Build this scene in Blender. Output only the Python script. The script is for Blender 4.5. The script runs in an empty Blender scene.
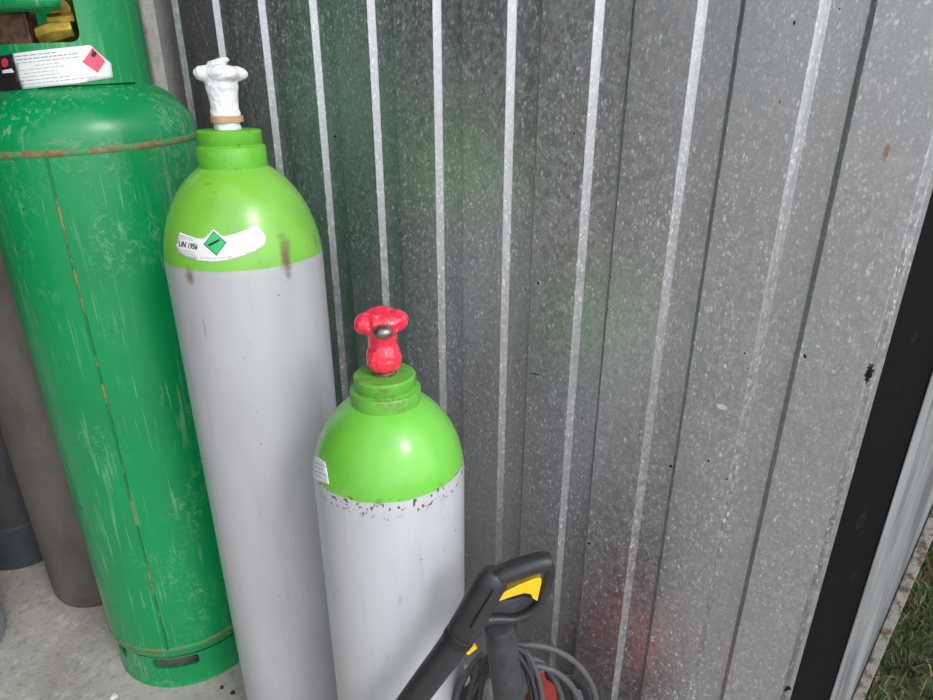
import bpy, bmesh, math, random
from mathutils import Vector, Matrix, noise
random.seed(4)
C = bpy.context.scene.collection
PI = math.pi
def R(d): return math.radians(d)
H = 1.055; F = 640.0; TH = R(23.0)

# ---------------------------------------------------------------- helpers
def ray(px, py):
    x, y = px - 466.5, py - 350.0
    return Vector((x, F*math.cos(TH) - y*math.sin(TH), -(F*math.sin(TH) + y*math.cos(TH))))
def at(px, py, Y):
    """point on the sight line at forward distance Y (metres)"""
    r = ray(px, py); k = Y / r.y
    return Vector((0, 0, H)) + r*k
def srgb(r, g, b):
    f = lambda c: (c/255/12.92) if c/255 <= .04045 else ((c/255+.055)/1.055)**2.4
    return (f(r), f(g), f(b), 1)

def link(name, bm, mat, parent=None, loc=None, smooth=True, mats=None, bevel=None, angle=40):
    me = bpy.data.meshes.new(name)
    bmesh.ops.recalc_face_normals(bm, faces=bm.faces)
    bm.to_mesh(me); bm.free()
    for m in (mats or [mat]): me.materials.append(m)
    if smooth:
        for p in me.polygons: p.use_smooth = True
        try: me.set_sharp_from_angle(angle=R(angle))
        except Exception: pass
    o = bpy.data.objects.new(name, me); C.objects.link(o)
    if parent: o.parent = parent
    if loc is not None: o.location = loc
    if bevel:
        b = o.modifiers.new('bevel', 'BEVEL'); b.width = bevel; b.segments = 3; b.limit_method = 'ANGLE'; b.angle_limit = R(35)
    return o
def thing(name, label, cat, loc=(0, 0, 0), rotz=0, group=None):
    o = bpy.data.objects.new(name, None); C.objects.link(o)
    o.location = loc; o.rotation_euler = (0, 0, rotz); o.empty_display_size = .05
    o['label'] = label; o['category'] = cat
    if group: o['group'] = group
    return o
def tag(o, label, cat, group=None, kind=None):
    o['label'] = label; o['category'] = cat
    if group: o['group'] = group
    if kind: o['kind'] = kind
    return o
def struct(o): o['kind'] = 'structure'; return o

def lathe(bm, prof, seg=96, cap0=False, cap1=False, c=(0, 0, 0), fn=None):
    rings = []
    for r, z in prof:
        ring = []
        for i in range(seg):
            a = 2*PI*i/seg
            rr = r*(fn(a, z) if fn else 1)
            ring.append(bm.verts.new((c[0]+rr*math.cos(a), c[1]+rr*math.sin(a), c[2]+z)))
        rings.append(ring)
    for a, b in zip(rings, rings[1:]):
        for i in range(seg):
            j = (i+1) % seg
            bm.faces.new((a[i], a[j], b[j], b[i]))
    if cap0: bm.faces.new(rings[0][::-1])
    if cap1: bm.faces.new(rings[-1])
    return rings
def box(bm, x0, x1, y0, y1, z0, z1, M=None):
    vs = [Vector((x, y, z)) for z in (z0, z1) for y in (y0, y1) for x in (x0, x1)]
    if M is not None: vs = [M @ v for v in vs]
    v = [bm.verts.new(p) for p in vs]
    for f in ((0, 2, 3, 1), (4, 5, 7, 6), (0, 1, 5, 4), (2, 6, 7, 3), (0, 4, 6, 2), (1, 3, 7, 5)):
        bm.faces.new([v[i] for i in f])
def smooth_path(pts, n=8):
    out = []
    P = [pts[0]] + list(pts) + [pts[-1]]
    for i in range(1, len(P)-2):
        a, b, c, d = P[i-1], P[i], P[i+1], P[i+2]
        for k in range(n):
            t = k/n
            out.append(.5*((2*b) + (c-a)*t + (2*a-5*b+4*c-d)*t*t + (3*b-a-3*c+d)*t**3))
    out.append(P[-2]); return out
def tube(bm, pts, rad, seg=14, flat=1.0, up=None, closed=False):
    """sweep of an ellipse; rad number or list (radius), flat = ratio of the axis along 'up'"""
    n = len(pts); rr = rad if isinstance(rad, (list, tuple)) else [rad]*n
    rings = []; prev = None
    for i, p in enumerate(pts):
        t = (pts[min(i+1, n-1)] - pts[max(i-1, 0)]).normalized()
        if up is not None: u = (up - t*up.dot(t)).normalized()
        elif prev is None:
            u = t.orthogonal().normalized()
        else: u = (prev - t*prev.dot(t)).normalized()
        prev = u; w = t.cross(u)
        rings.append([bm.verts.new(p + rr[i]*(flat*u*math.cos(2*PI*k/seg) + w*math.sin(2*PI*k/seg))) for k in range(seg)])
    for a, b in zip(rings, rings[1:]):
        for k in range(seg):
            j = (k+1) % seg
            bm.faces.new((a[k], a[j], b[j], b[k]))
    bm.faces.new(rings[0][::-1]); bm.faces.new(rings[-1])
def sphere(bm, c, r, sc=(1, 1, 1), sub=3, rot=None):
    M = Matrix.Translation(c) @ (rot or Matrix()) @ Matrix.Diagonal((sc[0]*r, sc[1]*r, sc[2]*r, 1))
    bmesh.ops.create_icosphere(bm, subdivisions=sub, radius=1, matrix=M)
def bake(o):
    """replace the mesh by its evaluated (modified) mesh"""
    dg = bpy.context.evaluated_depsgraph_get(); dg.update()
    me = bpy.data.meshes.new_from_object(o.evaluated_get(dg), depsgraph=dg)
    o.modifiers.clear(); o.data = me
    return o
def cut(o, bm_cut):
    me = bpy.data.meshes.new('cutter'); bmesh.ops.recalc_face_normals(bm_cut, faces=bm_cut.faces); bm_cut.to_mesh(me); bm_cut.free()
    c = bpy.data.objects.new('cutter', me); C.objects.link(c); c.parent = o.parent
    m = o.modifiers.new('cut', 'BOOLEAN'); m.object = c; m.operation = 'DIFFERENCE'; m.solver = 'EXACT'
    bake(o); bpy.data.objects.remove(c, do_unlink=True)
    for p in o.data.polygons: p.use_smooth = True
    o.data.set_sharp_from_angle(angle=R(35))

# ---------------------------------------------------------------- materials
class NT:
    def __init__(s, name):
        s.m = bpy.data.materials.new(name); s.m.use_nodes = True
        s.t = s.m.node_tree; s.b = s.t.nodes['Principled BSDF']; s.co = None
    def n(s, typ, **kw):
        nd = s.t.nodes.new(typ)
        for k, v in kw.items():
            if k[0] == 'i' and k[1:].isdigit(): nd.inputs[int(k[1:])].default_value = v
            elif hasattr(nd, k) and not k[0].isupper(): setattr(nd, k, v)
            else: nd.inputs[k].default_value = v
        return nd
    def l(s, a, b): s.t.links.new(a, b)
    def coord(s, scale=(1, 1, 1), loc=(0, 0, 0), rot=(0, 0, 0)):
        if s.co is None: s.co = s.n('ShaderNodeTexCoord').outputs['Object']
        mp = s.n('ShaderNodeMapping'); mp.inputs['Scale'].default_value = scale; mp.inputs['Location'].default_value = loc; mp.inputs['Rotation'].default_value = rot
        s.l(s.co, mp.inputs['Vector']); return mp.outputs['Vector']
    def noise(s, scale, detail=4, rough=.55, vs=(1, 1, 1), loc=(0, 0, 0), rot=(0, 0, 0), dist=0):
        nd = s.n('ShaderNodeTexNoise'); nd.inputs['Scale'].default_value = scale; nd.inputs['Detail'].default_value = detail; nd.inputs['Roughness'].default_value = rough
        nd.inputs['Distortion'].default_value = dist
        s.l(s.coord(vs, loc, rot), nd.inputs['Vector']); return nd.outputs['Fac']
    def ramp(s, fac, a, b, va=0.0, vb=1.0):
        nd = s.n('ShaderNodeMapRange'); nd.inputs[1].default_value = a; nd.inputs[2].default_value = b; nd.inputs[3].default_value = va; nd.inputs[4].default_value = vb
        nd.interpolation_type = 'SMOOTHSTEP'
        s.l(fac, nd.inputs[0]); return nd.outputs[0]
    def mix(s, fac, a, b):
        nd = s.n('ShaderNodeMix', data_type='RGBA')
        for v, i in ((fac, 0), (a, 6), (b, 7)):
            if hasattr(v, 'links') or hasattr(v, 'is_output'): s.l(v, nd.inputs[i])
            else: nd.inputs[i].default_value = v
        return nd.outputs[2]
    def math(s, op, a, b=0.0):
        nd = s.n('ShaderNodeMath', operation=op)
        for v, i in ((a, 0), (b, 1)):
            if hasattr(v, 'is_output'): s.l(v, nd.inputs[i])
            else: nd.inputs[i].default_value = v
        return nd.outputs[0]
    def dist(s, p, sc=(1, 1, 1)):
        """scaled distance from a point in object space"""
        v = s.coord(sc, (-p[0]*sc[0], -p[1]*sc[1], -p[2]*sc[2]))
        nd = s.n('ShaderNodeVectorMath', operation='LENGTH'); s.l(v, nd.inputs[0]); return nd.outputs['Value']
    def axis(s, k):
        nd = s.n('ShaderNodeSeparateXYZ'); s.l(s.coord(), nd.inputs[0]); return nd.outputs[k]
    def set(s, **kw):
        for k, v in kw.items():
            i = s.b.inputs[k.replace('_', ' ')]
            if hasattr(v, 'is_output'): s.l(v, i)
            else: i.default_value = v
    def bump(s, h, strength=.3, d=.001):
        nd = s.n('ShaderNodeBump'); nd.inputs['Strength'].default_value = strength; nd.inputs['Distance'].default_value = d
        s.l(h, nd.inputs['Height']); s.l(nd.outputs[0], s.b.inputs['Normal'])
def plain(name, col, rough=.5, metal=0, coat=0, var=.12, scale=60, bump=0):
    t = NT(name); d = tuple(c*(1-var*2) for c in col[:3])+(1,)
    t.set(Base_Color=t.mix(t.ramp(t.noise(scale, 5), .35, .7), col, d), Roughness=rough, Metallic=metal, Coat_Weight=coat)
    if bump: t.bump(t.noise(scale*6, 3), bump, .0008)
    return t.m

def mat_galv():
    t = NT('galvanised_sheet')
    vs = (1, 1, .6)
    v = t.n('ShaderNodeTexVoronoi'); v.inputs['Scale'].default_value = 210; t.l(t.coord(vs), v.inputs['Vector'])
    sep = t.n('ShaderNodeSeparateColor'); t.l(v.outputs['Color'], sep.inputs[0])
    spang = sep.outputs[0]
    # pale speckles of zinc bloom
    def flakes(scale, vs_, loc, thr, sz):
        vv = t.n('ShaderNodeTexVoronoi'); vv.inputs['Scale'].default_value = scale
        nz = t.n('ShaderNodeTexNoise'); nz.inputs['Scale'].default_value = 260; cv = t.coord(vs_, loc, (0, .35, 0)); t.l(cv, nz.inputs['Vector'])
        ad = t.n('ShaderNodeVectorMath', operation='MULTIPLY_ADD'); t.l(nz.outputs['Color'], ad.inputs[0]); ad.inputs[1].default_value = (.0065,)*3; t.l(cv, ad.inputs[2])
        t.l(ad.outputs[0], vv.inputs['Vector'])
        sc_ = t.n('ShaderNodeSeparateColor'); t.l(vv.outputs['Color'], sc_.inputs[0])
        r_ = t.ramp(sc_.outputs[0], thr, 1, 0, sz)
        d_ = t.math('SUBTRACT', r_, vv.outputs['Distance'])
        return t.math('MULTIPLY', t.ramp(d_, -.05, .16), t.ramp(sc_.outputs[1], 0, 1, .45, 1))
    s1 = flakes(275, (1, 1, .55), (0, 0, 0), .36, .50)
    s2 = flakes(400, (1, 1, .6), (3, 1, 2), .15, .48)
    dens = t.ramp(t.noise(5, 3, .5), .3, .75, .55, 1)
    sp = t.math('MULTIPLY', t.math('MAXIMUM', s1, t.math('MULTIPLY', s2, .65)), dens)
    base = t.mix(t.ramp(spang, 0, 1), (.44, .45, .475, 1), (.53, .54, .565, 1))
    base = t.mix(t.ramp(t.noise(9, 4, .6, (1, 1, .5)), .35, .75), base, (.48, .485, .50, 1))
    fine = t.ramp(t.noise(620, 3, .7), .35, .65)
    base = t.mix(t.math('MULTIPLY', fine, .45), base, (.36, .36, .365, 1))
    mott = t.ramp(t.noise(190, 4, .7, (1, 1, .6), (5, 5, 5)), .50, .66)
    base = t.mix(t.math('MULTIPLY', mott, .22), base, (.74, .74, .75, 1))
    col = t.mix(t.math('MULTIPLY', sp, .66), base, (.93, .93, .95, 1))
    # marks: white smear, rust drip, scrape, black flecks
    wob = t.math('MULTIPLY', t.noise(260, 4, .8), .012)
    def mark(p, sc, r0, colr, col):
        d = t.math('ADD', t.dist(p, sc), wob)
        return t.mix(t.ramp(d, r0+.0062, r0+.0045), col, colr)
    for p, sc, r0, c_ in MARKS: col = mark(p, sc, r0, c_, col)
    fl = t.ramp(t.noise(110, 1, .3, (1, 1, .8), (7, 2, 9)), .825, .835)
    col = t.mix(fl, col, (.03, .03, .03, 1))
    rough = t.math('ADD', t.ramp(spang, 0, 1, .34, .46), t.math('MULTIPLY', sp, .2))
    met = t.math('SUBTRACT', .86, t.math('MULTIPLY', sp, .45))
    t.set(Base_Color=col, Metallic=met, Roughness=rough)
    t.bump(t.math('ADD', spang, t.math('MULTIPLY', t.noise(30, 3), 3)), .12, .0006)
    return t.m

def mat_paint_cyl(name, green, grey, zb, stains, spots=0):
    """grey body with green painted shoulder above height zb"""
    t = NT(name)
    z = t.math('ADD', t.axis(2), t.math('MULTIPLY', t.math('SUBTRACT', t.noise(28, 3), .5), .004))
    g = t.ramp(z, zb-.0008, zb+.0008)
    gg = t.mix(t.ramp(t.noise(14, 4, .6), .4, .75), green, tuple(c*.82 for c in green[:3])+(1,))
    bb = t.mix(t.ramp(t.noise(10, 5, .6, (1, 1, .25)), .35, .75), grey, tuple(c*.84 for c in grey[:3])+(1,))
    # dull vertical rub marks and small dark nicks
    bb = t.mix(t.math('MULTIPLY', t.ramp(t.noise(55, 3, .6, (1, 1, .12)), .58, .75), .35), bb, tuple(c*.7 for c in grey[:3])+(1,))
    col = t.mix(g, bb, gg)
    sp = t.ramp(t.noise(160, 2, .5), .735, .76)
    col = t.mix(t.math('MULTIPLY', sp, .6), col, srgb(90, 75, 66))
    wob = t.math('MULTIPLY', t.math('SUBTRACT', t.noise(90, 5, .7), .45), .9)
    for p, sc, rad, c_, k in stains:
        d = t.math('ADD', t.dist(p, sc), t.math('MULTIPLY', wob, rad*1.3))
        col = t.mix(t.ramp(d, rad, rad*.25, 0, k), col, c_)
    if spots:
        band = t.ramp(t.math('ABSOLUTE', t.math('SUBTRACT', t.axis(2), zb-.006)), .016, .004)
        s = t.math('MULTIPLY', t.ramp(t.noise(190, 2, .5, (1, 1, 1), (4, 4, 4)), .60, .64), band)
        col = t.mix(s, col, srgb(95, 60, 45))
    t.set(Base_Color=col, Roughness=t.ramp(t.noise(40, 4), .2, .8, .27, .42), Coat_Weight=.5, Coat_Roughness=.17)
    t.bump(t.noise(60, 4), .08, .001)
    return t.m
def mat_lpg():
    t = NT('scratched_green_enamel')
    g = srgb(0, 142, 78)
    col = t.mix(t.ramp(t.noise(6, 4, .6), .35, .75), g, srgb(2, 132, 74))
    pale = srgb(120, 176, 140)
    # long thin scrapes running down the shell, in patches
    patch = t.ramp(t.noise(7, 3, .6, (1, 1, .6), (2, 5, 1)), .40, .58)
    sc = t.ramp(t.noise(150, 2, .6, (1, 1, .05), rot=(.04, .05, 0)), .56, .66)
    sc2 = t.ramp(t.noise(230, 2, .6, (1, .9, .07), rot=(-.14, .12, 0), loc=(5, 1, 2)), .66, .72)
    col = t.mix(t.math('MULTIPLY', t.math('MULTIPLY', t.math('MAXIMUM', sc, sc2), patch), .55), col, pale)
    blot = t.ramp(t.noise(26, 5, .7, (1, 1, .45), (8, 3, 2), dist=1.2), .62, .74)
    col = t.mix(t.math('MULTIPLY', blot, .40), col, pale)
    wear = t.math('MULTIPLY', t.ramp(t.noise(90, 5, .8, (1, 1, .8), (4, 7, 2), dist=1), .5, .62), t.ramp(t.noise(9, 2, .5, (1, 1, .7), (12, 3, 2)), .5, .68))
    col = t.mix(t.math('MULTIPLY', wear, .5), col, pale)
    lowz = t.ramp(t.math('ABSOLUTE', t.math('SUBTRACT', t.axis(2), .955)), .045, .01)
    col = t.mix(t.math('MULTIPLY', t.math('MULTIPLY', lowz, t.ramp(t.noise(40, 5, .8, (1, 1, 1.6), (1, 2, 2), dist=1), .52, .66)), .6), col, srgb(128, 150, 110))
    rub = t.ramp(t.noise(50, 5, .8, (1, 1, .4), (1, 9, 2), dist=2), .68, .74)
    col = t.mix(t.math('MULTIPLY', rub, .6), col, srgb(150, 185, 160))
    rust = t.ramp(t.noise(22, 5, .75, (1, 1, .8), (3, 3, 7)), .725, .76)
    col = t.mix(rust, col, srgb(142, 100, 58))
    t.set(Base_Color=col, Roughness=t.ramp(t.noise(30, 4), .2, .8, .25, .42), Coat_Weight=.15, Coat_Roughness=.2)
    t.bump(t.noise(45, 4), .06, .001)
    return t.m
def mat_rustweld():
    t = NT('rusty_weld')
    f = t.ramp(t.noise(42, 5, .7), .40, .56)
    f2 = t.ramp(t.noise(90, 5, .7, loc=(2, 2, 2)), .4, .6)
    t.set(Base_Color=t.mix(f, srgb(40, 140, 85), t.mix(f2, srgb(128, 88, 56), srgb(112, 132, 88))), Roughness=.7)
    t.bump(t.noise(260, 3), .5, .001); return t.m
def mat_concrete(name, base, dark, sc=1.0):
    t = NT(name)
    a = t.ramp(t.noise(3*sc, 6, .65), .3, .72)
    col = t.mix(a, base, dark)
    col = t.mix(t.math('MULTIPLY', t.ramp(t.noise(45*sc, 5, .7, loc=(2, 1, 4)), .5, .68), .55), col, tuple(c*.62 for c in dark[:3])+(1,))
    col = t.mix(t.math('MULTIPLY', t.ramp(t.noise(24*sc, 5, .75, loc=(6, 1, 4)), .52, .7), .6), col, tuple(min(1, c*1.35) for c in base[:3])+(1,))
    col = t.mix(t.ramp(t.noise(240, 2, .5, loc=(9, 9, 1)), .70, .74), col, (.7, .69, .66, 1))
    t.set(Base_Color=col, Roughness=.9)
    t.bump(t.math('ADD', t.noise(30*sc, 6, .7), t.math('MULTIPLY', t.noise(200, 3), .4)), .6, .004)
    return t.m

# wall frame: local x runs along the wall to the right, local y points away from the camera
WA = R(-34.5); D = .75; S0 = -.108; PER = .1143
WM = Matrix.Rotation(WA, 4, 'Z')
def wl(px, py, d=D):
    r = WM.inverted().to_3x3() @ ray(px, py); k = d/r.y
    return Vector((r.x*k, d, H + r.z*k))
MARKS = [
    (tuple(wl(722, 407)), (.75, .2, 1.3), .0052, (.9, .9, .92, 1)),
    (tuple(wl(886, 152)), (1.8, .2, .55), .0045, srgb(165, 142, 125)),
    (tuple(wl(535, 374)), (.3, .2, 2.8), .0028, (.08, .08, .08, 1)),
    (tuple(wl(869, 374)), (1.3, .2, .4), .0050, (.02, .02, .02, 1)),
    (tuple(wl(787, 692)), (1, .2, .8), .0045, (.02, .02, .02, 1)),
    (tuple(wl(780, 102)), (1, .2, 1), .002, srgb(150, 120, 80)),
]
galv = mat_galv()

# ================================================================ setting
# corrugated sheet
def sheet_profile():
    pts = []
    w, fl, dk = .0675, .0080, .0055          # wide near flat, sloping flank, steep flank
    dep = .0082
    nmax = 10
    for n in range(nmax, -2, -1):
        s = S0 - n*PER                       # centre of the bright flank (right side of the wide flat)
        a = s - fl/2; b = s + fl/2
        pts += [(a - w, D), (a, D), (b, D+dep), (s + PER - fl/2 - w - dk, D+dep)]
    return pts
prof = [p for p in sheet_profile() if p[0] <= .004]
prof += [(.0095, D+.0075), (.0140, D+.0075)]
bm = bmesh.new()
Z0, Z1 = .0, 2.15
# rounded folds
dense = []
for i, p in enumerate(prof):
    if 0 < i < len(prof)-1:
        a, b = Vector(prof[i-1]), Vector(prof[i+1]); q = Vector(p)
        r_ = .0006
        u1 = (a-q).normalized()*min(r_, (a-q).length*.4); u2 = (b-q).normalized()*min(r_, (b-q).length*.4)
        for t_ in (0, .5, 1):
            dense.append(tuple((q+u1)*(1-t_)**2 + q*2*t_*(1-t_) + (q+u2)*t_*t_))
    else: dense.append(tuple(p))
th = .0008
zs = [Z0 + (Z1-Z0)*k/12 for k in range(13)]
fr = [[bm.verts.new((x, y, z)) for z in zs] for x, y in dense]
bk = [[bm.verts.new((x, y+th, z)) for z in zs] for x, y in dense]
for A, s in ((fr, 1), (bk, -1)):
    for c0, c1 in zip(A, A[1:]):
        for k in range(len(zs)-1):
            f = (c0[k], c1[k], c1[k+1], c0[k+1]); bm.faces.new(f if s > 0 else f[::-1])
for A in (0, -1):
    for k in range(len(zs)-1): bm.faces.new((fr[A][k], fr[A][k+1], bk[A][k+1], bk[A][k]))
for k in (0, -1):
    for i in range(len(fr)-1): bm.faces.new((fr[i][k], fr[i+1][k], bk[i+1][k], bk[i][k]))
w = struct(link('wall_back', bm, galv, smooth=False)); w.rotation_euler.z = WA

conc_wall = mat_concrete('pale_concrete', srgb(205, 200, 194), srgb(172, 168, 162), 1.5)
conc_floor = mat_concrete('dusty_concrete', srgb(186, 181, 174), srgb(156, 150, 143), 1.3)
# concrete wall to the left of the sheet
sc_edge = S0 - 9.50*PER
bm = bmesh.new(); box(bm, -3.2, sc_edge, D-.022, D+.15, 0, 2.15)
o = struct(link('wall_left', bm, conc_wall, smooth=False, bevel=.006)); o.rotation_euler.z = WA
# far end wall and the roof of the shed
dark_sheet = plain('weathered_boards', srgb(70, 68, 66), .8, var=.25, scale=12)
bm = bmesh.new(); box(bm, -3.3, -3.2, -2.2, D+.15, 0, 2.15)
o = struct(link('wall_end', bm, dark_sheet, smooth=False)); o.rotation_euler.z = WA
bm = bmesh.new(); box(bm, -3.3, -1.2, -2.3, -2.2, 0, 2.15)
o = struct(link('wall_front', bm, dark_sheet, smooth=False)); o.rotation_euler.z = WA
bm = bmesh.new(); box(bm, -3.3, -.75, -2.3, D+.2, 2.15, 2.2); box(bm, -.75, .2, .30, D+.2, 2.15, 2.2)
o = struct(link('ceiling', bm, dark_sheet, smooth=False)); o.rotation_euler.z = WA
# floor slab; right box is an unseen apron added to brighten reflections in the wall
bm = bmesh.new(); box(bm, -3.3, .12, -3.5, D+.16, -.10, 0); box(bm, .12, 4.5, -4.5, D-.25, -.10, 0); box(bm, -3.3, .12, -4.5, -3.5, -.10, 0)
o = struct(link('floor', bm, conc_floor, smooth=False)); o.rotation_euler.z = WA
# frame at the right end of the sheet
t = NT('black_bitumen_paint')
t.set(Base_Color=t.mix(t.ramp(t.noise(35, 5, .7, (1, 1, .5)), .62, .75), srgb(16, 14, 15), srgb(50, 46, 46)), Roughness=.55, Specular_IOR_Level=.3)
t.bump(t.noise(120, 4), .3, .001)
blackp = t.m
bm = bmesh.new(); box(bm, .0100, .0560, D+.0085, D+.045, 0, 2.15)
o = struct(link('trim_1', bm, blackp, smooth=False, bevel=.0015)); o.rotation_euler.z = WA
t = NT('galvanised_frame')
t.set(Base_Color=t.mix(t.ramp(t.noise(90, 4, .7, (1, 1, .02)), .35, .65), srgb(190, 193, 196), srgb(128, 131, 135)), Metallic=.25, Roughness=.5)
t.bump(t.noise(160, 2, .5, (1, 1, .03)), .3, .001)
framem = t.m
def skew(name, s0, s1, lean0, lean1, y0, y1, m):
    bm = bmesh.new()
    vs = []
    for z in (0, 2.15):
        for y in (y0, y1):
            vs += [bm.verts.new((s0 + lean0*(z-.45), y, z)), bm.verts.new((s1 + lean1*(z-.45), y, z))]
    for f in ((0, 2, 3, 1), (4, 5, 7, 6), (0, 1, 5, 4), (2, 6, 7, 3), (0, 4, 6, 2), (1, 3, 7, 5)): bm.faces.new([vs[i] for i in f])
    o = struct(link(name, bm, m, smooth=False, bevel=.001)); o.rotation_euler.z = WA
skew('trim_2', .0562, .0835, 0, .045, D+.006, D+.03, framem)
t = NT('rusted_flange')
t.set(Base_Color=t.mix(t.ramp(t.noise(80, 5, .7), .45, .62), srgb(165, 162, 158), srgb(112, 92, 80)), Metallic=.2, Roughness=.7)
t.bump(t.noise(200, 4), .5, .0015)
skew('trim_3', .0840, .0950, .045, .043, D+.004, D+.05, t.m)

# outside ground and grass behind the wall
t = NT('soil')
t.set(Base_Color=t.mix(t.ramp(t.noise(9, 5, .7), .4, .62), srgb(84, 74, 62), srgb(66, 76, 48)), Roughness=.95)
t.bump(t.noise(40, 6, .7), .8, .02)
bm = bmesh.new()
box(bm, -9, 9, -9, 9, -.22, -.11)
struct(link('ground', bm, t.m, smooth=False))
def grass():
    bm = bmesh.new()
    mats = [plain('grass_blade', srgb(92, 112, 64), .7, var=.2, scale=20), plain('grass_blade_dark', srgb(62, 84, 44), .7, var=.2, scale=20), plain('dry_grass', srgb(150, 140, 100), .8, var=.2, scale=20)]
    Mi = WM
    for _ in range(60000):
        s = random.uniform(0, 2.4); d = D + .17 + random.random()*1.9
        p = Mi @ Vector((s, d, -.11))
        if noise.noise(p*4) < -.22: continue
        h = random.uniform(.012, .045); a = random.uniform(0, 2*PI); wd = random.uniform(.0012, .003)
        dx = Vector((math.cos(a), math.sin(a), 0)); ln = Vector((random.uniform(-1, 1), random.uniform(-1, 1), 0))*h*.8
        v = [bm.verts.new(q) for q in (p-dx*wd, p+dx*wd, p+dx*wd*.7+ln*.35+Vector((0, 0, h*.6)), p+ln+Vector((0, 0, h)), p-dx*wd*.7+ln*.35+Vector((0, 0, h*.6)))]
        f = bm.faces.new(v); f.material_index = random.choices((0, 1, 2), (6, 3, 2))[0]
    me = bpy.data.meshes.new('grass'); bm.to_mesh(me); bm.free()
    for m in mats: me.materials.append(m)
    o = bpy.data.objects.new('grass', me); C.objects.link(o)
    tag(o, 'rough green grass on the ground outside, past the light metal strip', 'grass', kind='stuff')
grass()

# ================================================================ surfaces of revolution that carry stickers
GS = None
class Cyl:
    def __init__(s, loc, prof): s.loc = Vector((loc[0], loc[1], 0)); s.prof = prof
    def r(s, z):
        p = s.prof
        for (r0, z0), (r1, z1) in zip(p, p[1:]):
            if z0 <= z <= z1 and z1 > z0: return r0 + (r1-r0)*(z-z0)/(z1-z0)
        return 0
    def hit(s, px, py, off=0):
        d = ray(px, py).normalized(); o = Vector((0, 0, H)); best = None; prev = None
        k = .2
        while k < 2.5:
            p = o + d*k; q = math.hypot(p.x-s.loc.x, p.y-s.loc.y) - s.r(p.z) - off
            if q < 0 and s.r(p.z) > 0:
                lo, hi = k-.004, k
                for _ in range(18):
                    m = (lo+hi)/2; p = o+d*m
                    if math.hypot(p.x-s.loc.x, p.y-s.loc.y) - s.r(p.z) - off < 0: hi = m
                    else: lo = m
                p = o+d*hi
                return p
            g = q
            if best is None or g < best[0]: best = (g, k)
            k += .004
        p = o + d*best[1]; c = s.loc; h = Vector((p.x-c.x, p.y-c.y, 0)).normalized()
        rr = s.r(p.z)+off; return Vector((c.x+h.x*rr, c.y+h.y*rr, p.z))
    def polar(s, p):
        """angle about the axis (0 = facing the camera side) and height"""
        base = math.atan2(-s.loc.y, -s.loc.x)
        a = math.atan2(p.y-s.loc.y, p.x-s.loc.x) - base
        return ((a+PI) % (2*PI) - PI, p.z)
    def point(s, a, z, off=0):
        base = math.atan2(-s.loc.y, -s.loc.x); rr = s.r(z)+off
        return Vector((rr*math.cos(a+base), rr*math.sin(a+base), z))
def decal(name, polys, cyl, off, mat, parent, thick=0, grid=5):
    """a sheet whose outline(s) in picture units lie on the surface: fine grid wrapped around the shell"""
    bm = bmesh.new()
    fx = (lambda x, y: y + (x-12)*.040 - .4) if cyl is GS else (lambda x, y: y)
    for poly in polys:
        vs = [bm.verts.new((x, fx(x, y), 0)) for x, y in poly]
        try: bm.faces.new(vs)
        except ValueError: pass
    bmesh.ops.triangulate(bm, faces=bm.faces[:])
    return _wrap(name, bm, cyl, off, mat, parent, thick, grid)
def _wrap(name, bm, cyl, off, mat, parent, thick, grid):
    xs = [v.co.x for v in bm.verts]; ys = [v.co.y for v in bm.verts]
    def lines(a, b): 
        k = math.floor(a/grid)+1; out = []
        while k*grid < b: out.append(k*grid); k += 1
        return out
    for x in lines(min(xs), max(xs)):
        bmesh.ops.bisect_plane(bm, geom=bm.verts[:]+bm.edges[:]+bm.faces[:], plane_co=(x, 0, 0), plane_no=(1, 0, 0))
    for y in lines(min(ys), max(ys)):
        bmesh.ops.bisect_plane(bm, geom=bm.verts[:]+bm.edges[:]+bm.faces[:], plane_co=(0, y, 0), plane_no=(0, 1, 0))
    bmesh.ops.remove_doubles(bm, verts=bm.verts[:], dist=.001)
    for v in bm.verts:
        p = cyl.hit(v.co.x, v.co.y, off); v.co = p - cyl.loc
    o = link(name, bm, mat, parent, angle=80)
    if thick:
        m = o.modifiers.new('t', 'SOLIDIFY'); m.thickness = thick; m.offset = 0
    return o
def text_decal(name, s, x, y, size, cyl, off, mat, parent, rot=0, sx=1, grid=4, bold=0):
    cu = bpy.data.curves.new('txt', 'FONT'); cu.body = s; cu.size = size; cu.fill_mode = 'FRONT'; cu.offset = bold; cu.resolution_u = 3
    to = bpy.data.objects.new('txt', cu); C.objects.link(to)
    dg = bpy.context.evaluated_depsgraph_get(); dg.update()
    me = bpy.data.meshes.new_from_object(to.evaluated_get(dg)); bpy.data.objects.remove(to, do_unlink=True)
    bm = bmesh.new(); bm.from_mesh(me); c_, s_ = math.cos(rot), math.sin(rot)
    for v in bm.verts:
        u, w_ = v.co.x*sx, -v.co.y
        v.co = Vector((x + u*c_ - w_*s_, y + u*s_ + w_*c_, 0))
    return _wrap(name, bm, cyl, off, mat, parent, 0, grid)
def arc_z(x, pts):
    for (a, b), (c, d) in zip(pts, pts[1:]):
        if a <= x <= c: return b + (d-b)*(x-a)/(c-a)
    return pts[-1][1]

white_paper = plain('white_sticker', srgb(232, 232, 234), .45, var=.03)
ink = plain('black_ink', srgb(34, 34, 38), .5, var=.05)
grey_ink = plain('grey_ink', srgb(150, 152, 156), .6, var=.05)
brass = plain('brass', srgb(190, 160, 70), .38, .6, var=.25, scale=80, bump=.1)

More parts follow.
